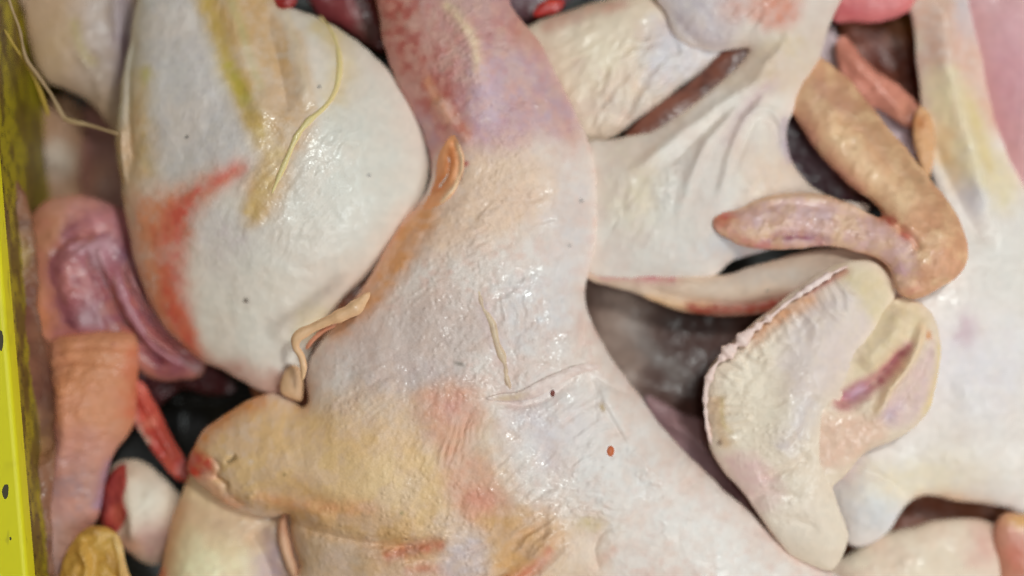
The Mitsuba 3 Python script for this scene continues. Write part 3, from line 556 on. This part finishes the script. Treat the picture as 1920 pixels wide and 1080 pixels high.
puff('chicken_drumstick_001', [(1548, 1060), (1590, 1040), (1640, 1006), (1720, 984), (1800, 972), (1870, 984), (1900, 1030), (1910, 1170), (1480, 1170)], -36, (226, 208, 184), [('b', 1640, 1060, 80, 40, 0, (230, 214, 186), .6), ('n', 40, (216, 184, 160), .4), ('b', 1840, 1020, 40, 50, 0, (214, 170, 150), .8)], [('b', 1700, 1070, 110, 60, 0, 4)], kt=.45, cap=20, seed=79)
tag('chicken_drumstick_001', 'pale yellow chicken leg across the bottom right corner', 'chicken piece')
puff('meat_strip_001', [(1862, 1000), (1884, 962), (1940, 968), (2010, 990), (2010, 1170), (1880, 1170), (1872, 1080)], -30, (196, 136, 108), [('b', 1900, 1030, 20, 40, 0, (206, 120, 96), .7), ('b', 1910, 975, 30, 14, 0, (222, 176, 110), .8)], [], kt=.5, cap=16, mat='meat', seed=80)
tag('meat_strip_001', 'reddish tan end of meat in the bottom right corner', 'meat strip')

# ------------------------------------------------------------------ the wings
W0 = 'chicken_wing__'
puff(W0 + 'skin', [(1490, 110), (1530, 90), (1590, 134), (1650, 206), (1704, 280), (1754, 348), (1792, 406), (1806, 460), (1796, 506), (1752, 542), (1702, 560), (1672, 548), (1660, 508), (1636, 486), (1560, 464), (1500, 466), (1430, 468), (1384, 460), (1342, 434), (1334, 412), (1358, 396), (1384, 392), (1420, 374), (1480, 360), (1540, 364), (1596, 384), (1640, 408), (1650, 398), (1628, 372), (1592, 346), (1548, 298), (1504, 234), (1478, 170)], -13, (216, 166, 124),
     [('p', [(1590, 150), (1700, 280), (1800, 420), (1760, 430), (1680, 330), (1600, 230), (1560, 170)], 20, (186, 146, 106), .85), ('p', [(1520, 140), (1580, 140), (1610, 200), (1540, 230), (1500, 200)], 20, (196, 146, 114), .85), ('s', [(1540, 220), (1600, 290), (1660, 360), (1700, 400)], 26, (232, 196, 150), .8), ('s', [(1505, 220), (1550, 300), (1620, 370)], 14, (196, 136, 112), .7), ('b', 1740, 470, 70, 80, 0, (214, 160, 122), .9), ('p', [(1334, 412), (1420, 372), (1540, 362), (1640, 410), (1700, 470), (1680, 540), (1640, 486), (1500, 466), (1384, 460)], 16, (216, 176, 166), .95), ('s', [(1360, 396), (1430, 372), (1540, 364), (1640, 404)], 9, (226, 192, 158), .8), ('b', 1350, 412, 26, 22, 0, (204, 104, 82), .95), ('s', [(1345, 430), (1400, 456), (1460, 464)], 10, (204, 124, 116), .9), ('s', [(1430, 452), (1490, 446), (1540, 456)], 8, (146, 88, 100), .9), ('s', [(1400, 415), (1480, 400), (1560, 410)], 16, (214, 184, 186), .6),  # forearm shading in the colour: right side darkened, middle lightened
      ('s', [(1640, 400), (1668, 424), (1690, 450)], 9, (196, 92, 66), .85), ('b', 1664, 416, 9, 9, 0, (164, 46, 34), .9), ('b', 1692, 546, 16, 10, 0, (190, 76, 70), .9), ('b', 1670, 520, 30, 26, 0, (212, 168, 172), .8), ('n', 22, (230, 196, 148), .5), ('n', 14, (190, 140, 100), .35)],
     [('c', [(1640, 402), (1664, 424), (1694, 450), (1706, 476)], 8, 4.5), ('t', [(1706, 480), (1680, 440), (1640, 408), (1560, 372)], 26, 2.0), ('c', [(1424, 448), (1490, 442), (1550, 454)], 6, 2.4), ('r', [(1400, 382), (1480, 368), (1560, 376), (1630, 408)], 9, 1.8), ('c', [(1410, 396), (1480, 384), (1560, 396)], 8, 1.2), ('n', 19, 1.0), ('n', 9, .22), ('b', 1740, 470, 60, 60, 0, 3), ('b', 1640, 440, 40, 30, 0, 2), ('w', 1500, 420, 120, 40, 0, 90, 12, .8), ('c', [(1668, 520), (1710, 528), (1740, 520)], 8, 1.4), ('c', [(1560, 210), (1620, 260), (1690, 350)], 20, 1.6)], kt=.78, cap=21, seed=81, slope=(0, 6))
tag('chicken_wing', 'folded tan chicken wing bent like a hook, its pink tip pointing left', 'chicken wing')

W1 = 'chicken_wing_001__'
fr = curve([(1580, 505), (1505, 547), (1445, 594), (1385, 642), (1336, 692), (1326, 770), (1334, 840)], step=1.0)
PLEATS, rng = [], np.random.default_rng(4)
for q in np.arange(14, len(fr) - 10, 13.0):
    i = int(q + rng.uniform(-4, 4))
    t = fr[i + 3] - fr[i - 3]
    t /= np.linalg.norm(t)
    nrm = np.array([t[1], -t[0]]) * (1 if t[0] * 0 + np.dot([t[1], -t[0]], np.array([1480, 740]) - fr[i]) > 0 else -1)
    ln = rng.uniform(35, 85)
    PLEATS.append(('r', [tuple(fr[i] - nrm * 4), tuple(fr[i] + nrm * ln * .5 + t * rng.uniform(-6, 6)), tuple(fr[i] + nrm * ln + t * rng.uniform(-14, 14))], 4.5, rng.uniform(.5, 1.1)))
puff(W1 + 'forearm', [(1090, 510), (1130, 500), (1200, 504), (1280, 510), (1350, 514), (1410, 500), (1480, 478), (1560, 464), (1640, 474), (1690, 520), (1640, 570), (1540, 560), (1470, 580), (1400, 592), (1330, 592), (1260, 580), (1190, 552), (1120, 530)], -20, (208, 182, 156),
     [('s', [(1120, 512), (1190, 514), (1270, 522)], 14, (186, 118, 116), .9), ('s', [(1200, 560), (1280, 574), (1340, 578)], 12, (228, 188, 140), .9), ('s', [(1280, 580), (1370, 582), (1450, 570), (1530, 545)], 15, (160, 76, 54), 1), ('b', 1430, 520, 90, 20, -10, (206, 194, 182), .6), ('b', 1560, 485, 60, 20, 0, (190, 166, 146), .6), ('b', 1434, 546, 3, 3, 0, (80, 60, 50), .9)],
     [('c', [(1200, 540), (1290, 562), (1380, 572), (1470, 556)], 9, 2.2), ('r', [(1220, 562), (1300, 578), (1390, 582)], 7, 1.5), ('w', 1350, 540, 120, 30, 0, 70, 20, .5)], kt=.65, cap=14, seed=82)
puff(W1 + 'upper_wing', [(1496, 540), (1546, 503), (1600, 488), (1650, 500), (1678, 550), (1652, 622), (1612, 692), (1562, 772), (1548, 836), (1556, 900), (1574, 955), (1588, 1010), (1560, 1066), (1490, 1046), (1430, 978), (1386, 915), (1342, 862), (1324, 800), (1320, 725), (1338, 678), (1392, 625), (1450, 575)], -8, (226, 207, 184),
     [('p', [(1480, 590), (1560, 530), (1640, 560), (1600, 680), (1540, 740), (1480, 760), (1460, 680)], 30, (216, 197, 188), .85), ('p', [(1560, 505), (1640, 505), (1668, 550), (1640, 610), (1600, 560)], 20, (214, 196, 156), .85), ('b', 1400, 770, 70, 100, 0, (230, 214, 190), .8), ('s', [(1520, 740), (1490, 800), (1460, 850)], 26, (208, 192, 186), .8), ('s', [(1340, 740), (1345, 790), (1360, 840)], 14, (216, 184, 142), .7), ('p', [(1350, 860), (1400, 850), (1440, 880), (1470, 940), (1420, 960), (1380, 910)], 20, (216, 178, 168), .8), ('s', [(1400, 640), (1460, 590), (1530, 555)], 16, (214, 164, 122), .8), ('s', [(1500, 550), (1560, 520), (1590, 505)], 8, (176, 104, 84), .7), ('b', 1480, 970, 60, 50, 30, (230, 212, 192), .8), ('b', 1347, 828, 5, 6, 0, (120, 80, 60), .8), ('s', [(1350, 740), (1352, 790), (1370, 810)], 4, (200, 178, 120), .6), ('s', [(1450, 690), (1500, 660), (1560, 640)], 14, (226, 206, 196), .5)],  # cream left and greyer right paint the lit and shaded parts
     [('w', 1440, 640, 120, 50, -42, 45, 14, 1.7), ('w', 1370, 720, 50, 80, 0, 100, 13, 1.4), ('w', 1420, 760, 80, 80, 0, 80, 16, .8), *PLEATS, ('r', [(1620, 520), (1540, 640), (1490, 760), (1450, 860)], 40, 3), ('c', [(1420, 900), (1460, 880), (1520, 850)], 12, 2.4), ('c', [(1400, 940), (1440, 920), (1500, 930)], 9, 1.6), ('c', [(1440, 980), (1480, 970), (1530, 990)], 9, 1.2), ('c', [(1530, 740), (1500, 800), (1470, 850)], 12, 1.4)], kt=.45, cap=13, seed=83)
strand(W1 + 'frilled_edge', [(1592, 498), (1560, 512), (1530, 530), (1505, 547), (1476, 568), (1445, 594), (1412, 618), (1385, 642), (1357, 666), (1336, 692), (1324, 728), (1324, 770), (1330, 810), (1342, 846)], [.3, .8, 1.5, 1.2, .7, .9, 1.5, 2.0, 1.9, 2.0, 1.6, 1.0, .9, .3], (232, 204, 192), z=[-1, 2, 3, 2, 0, 0, 1, 2, 2, 2, 0, -2, -4, -6], seed=84, bumps=(23, .16), wob=.7, flat=.7)
puff(W1 + 'inner_fold', [(1610, 600), (1680, 560), (1722, 566), (1752, 596), (1764, 640), (1760, 700), (1742, 765), (1700, 812), (1625, 846), (1575, 900), (1530, 935), (1480, 900), (1490, 760), (1550, 660)], -7, (226, 204, 178),
     [('p', [(1640, 580), (1700, 560), (1735, 600), (1700, 660), (1640, 710), (1590, 740), (1600, 680)], 18, (220, 198, 154), .7), ('p', [(1556, 756), (1586, 722), (1640, 694), (1690, 645), (1710, 640), (1690, 690), (1640, 730), (1590, 770)], 10, (178, 112, 112), .85), ('b', 1605, 734, 22, 12, -30, (204, 168, 182), .9), ('p', [(1640, 790), (1660, 740), (1710, 680), (1748, 640), (1756, 690), (1738, 756), (1690, 800)], 14, (212, 182, 174), .8), ('b', 1670, 770, 26, 14, -40, (190, 160, 172), .7), ('s', [(1725, 600), (1710, 660), (1660, 730), (1630, 780)], 9, (230, 200, 160), .9), ('p', [(1510, 860), (1530, 780), (1600, 780), (1660, 800), (1620, 846), (1560, 880)], 18, (222, 184, 156), .9), ('b', 1738, 628, 7, 10, 0, (206, 136, 76), .8), ('s', [(1760, 640), (1758, 710), (1730, 780)], 10, (228, 204, 150), .8)],
     [('r', [(1690, 575), (1660, 640), (1610, 690)], 20, 3.5), ('c', [(1700, 650), (1650, 706), (1600, 740), (1560, 760)], 12, 6), ('r', [(1730, 596), (1712, 660), (1664, 730), (1636, 790)], 10, 4), ('c', [(1748, 650), (1710, 720), (1670, 780)], 16, 2.5), ('n', 16, .5)], kt=.34, cap=8, seed=85)
tag('chicken_wing_001', 'cream chicken wing with a frilled pale edge, below the hook shaped wing', 'chicken wing')
labels[W1 + 'frilled_edge'] = {'label': 'frilled pale pink skin edge'}
labels[W1 + 'inner_fold'] = {'label': 'yellowish inner fold with purple meat in its cleft'}

# ------------------------------------------------------------------ the central bird
C = 'chicken_carcass_003__'
puff(C + 'body', [(690, -70), (706, 10), (716, 80), (741, 150), (778, 215), (804, 275), (808, 330), (790, 375), (742, 435), (708, 490), (680, 540), (634, 600), (590, 660), (572, 712), (577, 752), (562, 764), (545, 748), (500, 738), (430, 770), (380, 812), (352, 868), (360, 892), (395, 922), (440, 952), (505, 968), (545, 962), (546, 1000), (562, 1060), (576, 1190), (1730, 1190), (1570, 1078), (1455, 1002), (1382, 940), (1302, 868), (1242, 800), (1198, 740), (1152, 680), (1112, 610), (1098, 545), (1110, 480), (1120, 400), (1112, 300), (1087, 230), (1054, 160), (1012, 80), (962, 15), (932, -70)], -16, (226, 209, 197),
     [('p', [(680, -90), (940, -90), (1020, 80), (1070, 190), (1085, 260), (1010, 270), (960, 290), (900, 290), (850, 290), (800, 300), (740, 160)], 40, (196, 136, 124), .95), ('p', [(690, -60), (760, -60), (800, 100), (870, 180), (860, 240), (830, 260), (780, 200), (730, 110)], 34, (176, 92, 76), .9), ('p', [(880, 110), (960, 90), (1050, 150), (1070, 230), (1000, 250), (960, 280), (890, 285), (870, 220)], 36, (192, 158, 164), .85), ('b', 900, 10, 70, 70, 0, (190, 146, 146), .8), ('b', 990, 70, 40, 26, 30, (200, 138, 118), .8), ('b', 930, 255, 46, 26, -10, (194, 146, 160), .8), ('s', [(830, 10), (868, 50), (890, 90), (900, 150)], 11, (226, 198, 158), .85), ('s', [(905, 130), (920, 190), (930, 240)], 14, (206, 178, 190), .6), ('s', [(810, 190), (850, 225), (885, 268)], 14, (188, 110, 84), .9), ('b', 792, 250, 24, 44, -20, (188, 160, 168), .8), ('s', [(800, 150), (824, 196), (848, 240)], 9, (220, 156, 116), .7), ('n', 16, (216, 168, 146), .4),
      ('p', [(850, 290), (960, 290), (1040, 300), (1050, 380), (980, 440), (880, 460), (800, 480), (780, 430), (840, 370)], 40, (230, 198, 168), 1), ('b', 1050, 440, 50, 150, 0, (216, 204, 200), .85), ('p', [(800, 380), (830, 400), (780, 480), (730, 560), (680, 610), (630, 640), (640, 590), (690, 520), (740, 430)], 20, (216, 156, 98), .95), ('b', 1000, 590, 80, 90, 0, (211, 200, 198), .8), ('p', [(660, 620), (780, 560), (880, 560), (920, 640), (860, 680), (740, 690), (640, 690)], 40, (206, 184, 172), .9), ('p', [(650, 700), (760, 670), (870, 690), (880, 730), (780, 740), (680, 740)], 26, (192, 174, 174), .6), ('b', 630, 705, 46, 50, 0, (222, 211, 204), .8), ('s', [(905, 570), (925, 620), (945, 690)], 16, (206, 178, 172), .6),
      ('p', [(560, 770), (860, 740), (960, 860), (1000, 940), (1100, 970), (1080, 1120), (560, 1120)], 60, (224, 190, 148), .85), ('p', [(360, 860), (440, 770), (520, 740), (600, 770), (700, 800), (800, 830), (840, 900), (800, 980), (680, 1010), (580, 980), (500, 965), (400, 920)], 30, (226, 188, 132), 1), ('b', 740, 900, 80, 60, 0, (230, 198, 146), .8), ('b', 620, 840, 60, 40, 20, (212, 178, 118), .6), ('p', [(560, 900), (640, 930), (720, 960), (800, 1000), (760, 1050), (640, 1060), (560, 1000)], 30, (206, 162, 104), .85), ('s', [(362, 850), (400, 806), (450, 768), (510, 748)], 18, (216, 150, 86), .85), ('p', [(350, 872), (364, 846), (396, 850), (410, 872), (390, 896), (364, 894)], 12, (196, 58, 36), .95), ('s', [(390, 880), (410, 920), (460, 950)], 18, (228, 170, 130), .8), ('s', [(480, 925), (560, 935), (640, 940), (720, 940)], 15, (220, 162, 108), .8), ('b', 640, 1030, 70, 50, 0, (204, 180, 156), .7),
      ('p', [(800, 720), (890, 720), (910, 780), (880, 830), (930, 880), (960, 950), (900, 980), (850, 920), (830, 840), (790, 780)], 24, (218, 164, 130), .8), ('b', 850, 755, 40, 26, 20, (212, 152, 132), .7), ('b', 900, 930, 40, 30, 20, (214, 146, 116), .8), ('s', [(720, 1030), (790, 1016), (840, 1000)], 14, (198, 122, 84), .85), ('s', [(760, 1060), (820, 1050), (850, 1080)], 14, (206, 134, 98), .7), ('p', [(900, 960), (980, 940), (1040, 960), (1030, 1020), (960, 1080), (900, 1100), (930, 1020)], 24, (214, 168, 108), .95), ('s', [(950, 1080), (1000, 1050), (1035, 1010)], 14, (200, 122, 82), .9), ('s', [(1100, 1060), (1120, 1035), (1150, 1010)], 10, (214, 150, 116), .8), ('p', [(850, 1000), (900, 985), (910, 1060), (860, 1100), (830, 1050)], 20, (210, 192, 192), .7), ('b', 1100, 1020, 90, 40, -40, (230, 204, 176), .85), ('b', 1130, 850, 180, 130, 40, (224, 213, 206), .85), ('b', 1350, 1020, 160, 70, 30, (230, 219, 211), .8), ('b', 1040, 800, 80, 60, 0, (218, 205, 204), .8), ('s', [(960, 740), (1010, 800), (1040, 870)], 20, (204, 186, 190), .4), ('b', 1105, 970, 26, 16, 0, (204, 182, 120), .7), ('n', 26, (214, 184, 164), .3),
      ('b', 875, 312, 6, 5, 0, (190, 84, 74), .9), ('b', 1125, 758, 5, 8, -20, (176, 150, 100), .9), ('b', 445, 856, 12, 4, -30, (120, 100, 72), .7), ('b', 865, 678, 10, 4, 20, (140, 126, 112), .8), ('b', 1088, 379, 4, 4, 0, (140, 128, 122), .8), ('b', 760, 948, 4, 4, 0, (140, 126, 70), .7), ('b', 1066, 462, 3, 3, 0, (150, 140, 136), .7), ('b', 545, 880, 3, 3, 0, (150, 120, 70), .7)],
     [('b', 860, 100, 90, 140, -25, 4), ('r', [(850, 20), (890, 100), (900, 200)], 22, 1.6), ('r', [(820, 190), (855, 245), (885, 280)], 14, 2), ('c', [(850, 262), (862, 300), (858, 350)], 7, 2.4), ('c', [(800, 400), (760, 450), (720, 530)], 9, 1.2), ('c', [(850, 380), (800, 440), (760, 520)], 9, .8),
      ('c', [(1116, 480), (1098, 550), (1088, 620), (1086, 672)], 6, 3), ('r', [(1100, 500), (1078, 590), (1070, 670)], 16, 1.4), ('c', [(915, 742), (980, 752), (1030, 738), (1090, 692)], 9, 3), ('r', [(1120, 700), (1150, 770), (1200, 850), (1260, 930)], 22, 2), ('c', [(1095, 690), (1130, 760), (1170, 830)], 9, 1.8), ('c', [(1085, 680), (1140, 720), (1190, 740)], 7, 1.6), ('c', [(1100, 690), (1112, 740), (1110, 790)], 6, 1.2),
      ('c', [(355, 880), (420, 895), (440, 930), (500, 962)], 7, 1.6), ('c', [(400, 850), (420, 872), (412, 890), (440, 910)], 5, 2), ('c', [(430, 862), (446, 856), (452, 846)], 4, 1.6), ('r', [(450, 930), (560, 940), (640, 970)], 20, 3), ('c', [(546, 975), (660, 1000), (760, 1010), (840, 990)], 12, 3), ('b', 470, 850, 110, 90, 0, 5), ('b', 660, 880, 150, 90, 15, 4),
      ('w', 900, 450, 150, 130, 0, 70, 15, .9), ('w', 800, 690, 220, 60, -10, 60, 15, 1.0), ('w', 1000, 860, 120, 100, 30, 50, 15, 1.0), ('w', 960, 1020, 150, 70, -20, 65, 18, 2.4), ('w', 1180, 830, 110, 160, -40, 50, 17, 1.0), ('w', 780, 1020, 100, 50, -10, 80, 13, 1.6), ('w', 860, 860, 70, 110, -20, 20, 14, 1.0), ('w', 720, 500, 70, 90, 30, 55, 13, 1.0), ('w', 880, 100, 60, 150, -25, 60, 14, .9), ('w', 1130, 940, 170, 50, 20, 95, 12, .9), ('w', 1000, 600, 90, 100, 0, 0, 13, .6),
      ('c', [(745, 1040), (850, 1030), (930, 1000)], 8, 1.6), ('r', [(930, 1090), (990, 1040), (1030, 990), (1040, 950)], 12, 2.2), ('r', [(960, 1100), (1030, 1050), (1070, 1000)], 9, 1.6), ('c', [(1120, 1060), (1110, 1010), (1140, 970)], 8, 1.5)], kt=.55, cap=38, res=.8, seed=90)
puff(C + 'skin_flap', [(914, 741), (940, 732), (972, 728), (1004, 712), (1045, 693), (1085, 680), (1122, 682), (1112, 691), (1080, 699), (1042, 718), (1006, 738), (966, 745), (936, 745)], 0, (224, 203, 192), [('b', 960, 736, 30, 8, -10, (216, 192, 152), .8), ('n', 20, (208, 180, 170), .4)], [('r', [(1000, 716), (1050, 698), (1100, 686)], 5, .9), ('c', [(1000, 732), (1050, 712), (1090, 696)], 4, .8), ('n', 16, .5)], kt=.22, cap=1.4, on=C + 'body', off=.7, seed=91, res=.6, rough=.2, ruffle=5)
strand(C + 'tendon', [(898, 540), (906, 572), (924, 606), (932, 640), (946, 676), (950, 704), (960, 732)], [.4, 1.2, 1.6, 1.4, 1.6, 1.2, .7], (216, 190, 156), [('n', 20, (196, 164, 140), .5)], on=C + 'body', off=-.5, seed=92, mat='fat', flat=.7, wob=.4)
puff(C + 'skin_fold', [(852, 256), (866, 276), (872, 310), (866, 345), (846, 376), (816, 394), (792, 396), (800, 372), (816, 340), (822, 300), (836, 272)], 0, (224, 158, 104), [('p', [(846, 276), (856, 300), (846, 340), (822, 366), (812, 360), (830, 320)], 7, (206, 128, 72), .9), ('s', [(858, 270), (868, 310), (856, 352), (826, 386)], 5, (232, 200, 158), .9)], [('r', [(858, 268), (868, 310), (856, 352), (822, 388)], 6, 1.6), ('c', [(845, 290), (842, 325), (820, 360)], 7, 1.6)], kt=.3, cap=2.2, on=C + 'body', off=-.3, seed=93, res=.7)
strand(C + 'fat_strand', [(694, 548), (668, 576), (640, 591), (610, 604), (580, 618), (558, 632), (554, 650), (564, 668), (568, 690), (564, 716)], [.8, 2.6, 2.4, 2.1, 1.9, 2.0, 1.6, 1.4, 1.2, .7], (228, 186, 138), z=[10, 11, 11, 10, 9, 9, 8, 7, 6, 3], seed=94, mat='fat')
strand(C + 'fat_strand_001', [(632, 604), (606, 620), (584, 640), (572, 656)], [1.2, 1.0, .9, .6], (206, 140, 104), z=[7, 5, 4, 2], seed=95, mat='fat')
puff(C + 'fat_lump', [(526, 730), (532, 700), (546, 684), (562, 690), (568, 720), (564, 752), (548, 750), (534, 742)], -10, (206, 166, 122), [], [], kt=.8, mat='fat', seed=96, res=.7)
strand(C + 'skin_fold_001', [(540, 956), (530, 985), (536, 1030), (550, 1070), (562, 1110)], [.6, 2.0, 2.2, 2.0, 1.4], (216, 172, 134), [('b', 540, 980, 16, 24, 0, (176, 120, 84), .8)], z=[-12, -14, -14, -14, -14], seed=97, sides=14, flat=1.4)
for i, (x, y, rx, ry, c, l) in enumerate(((1140, 838, 7, 10, (186, 92, 34), 'orange brown speck'), (1034, 732, 4.5, 7, (110, 50, 36), 'dark red speck beside the skin flap'))):
    an = np.arange(8) * np.pi / 4
    k = C + 'speck' + ('_%03d' % i if i else '')
    puff(k, [(x + rx * math.cos(a), y + ry * math.sin(a)) for a in an], 0, c, [], [], kt=.6, on=C + 'body', off=-.1, mat='fat', seed=98 + i, res=.4, rough=.2, ruffle=4)
    labels[k] = {'label': l}
tag('chicken_carcass_003', 'large plucked chicken in the centre with a reddish mauve neck and white to yellow body', 'chicken')
labels[C + 'skin_fold'] = {'label': 'orange rolled skin edge'}
labels[C + 'skin_flap'] = {'label': 'loose white torn flap of skin'}
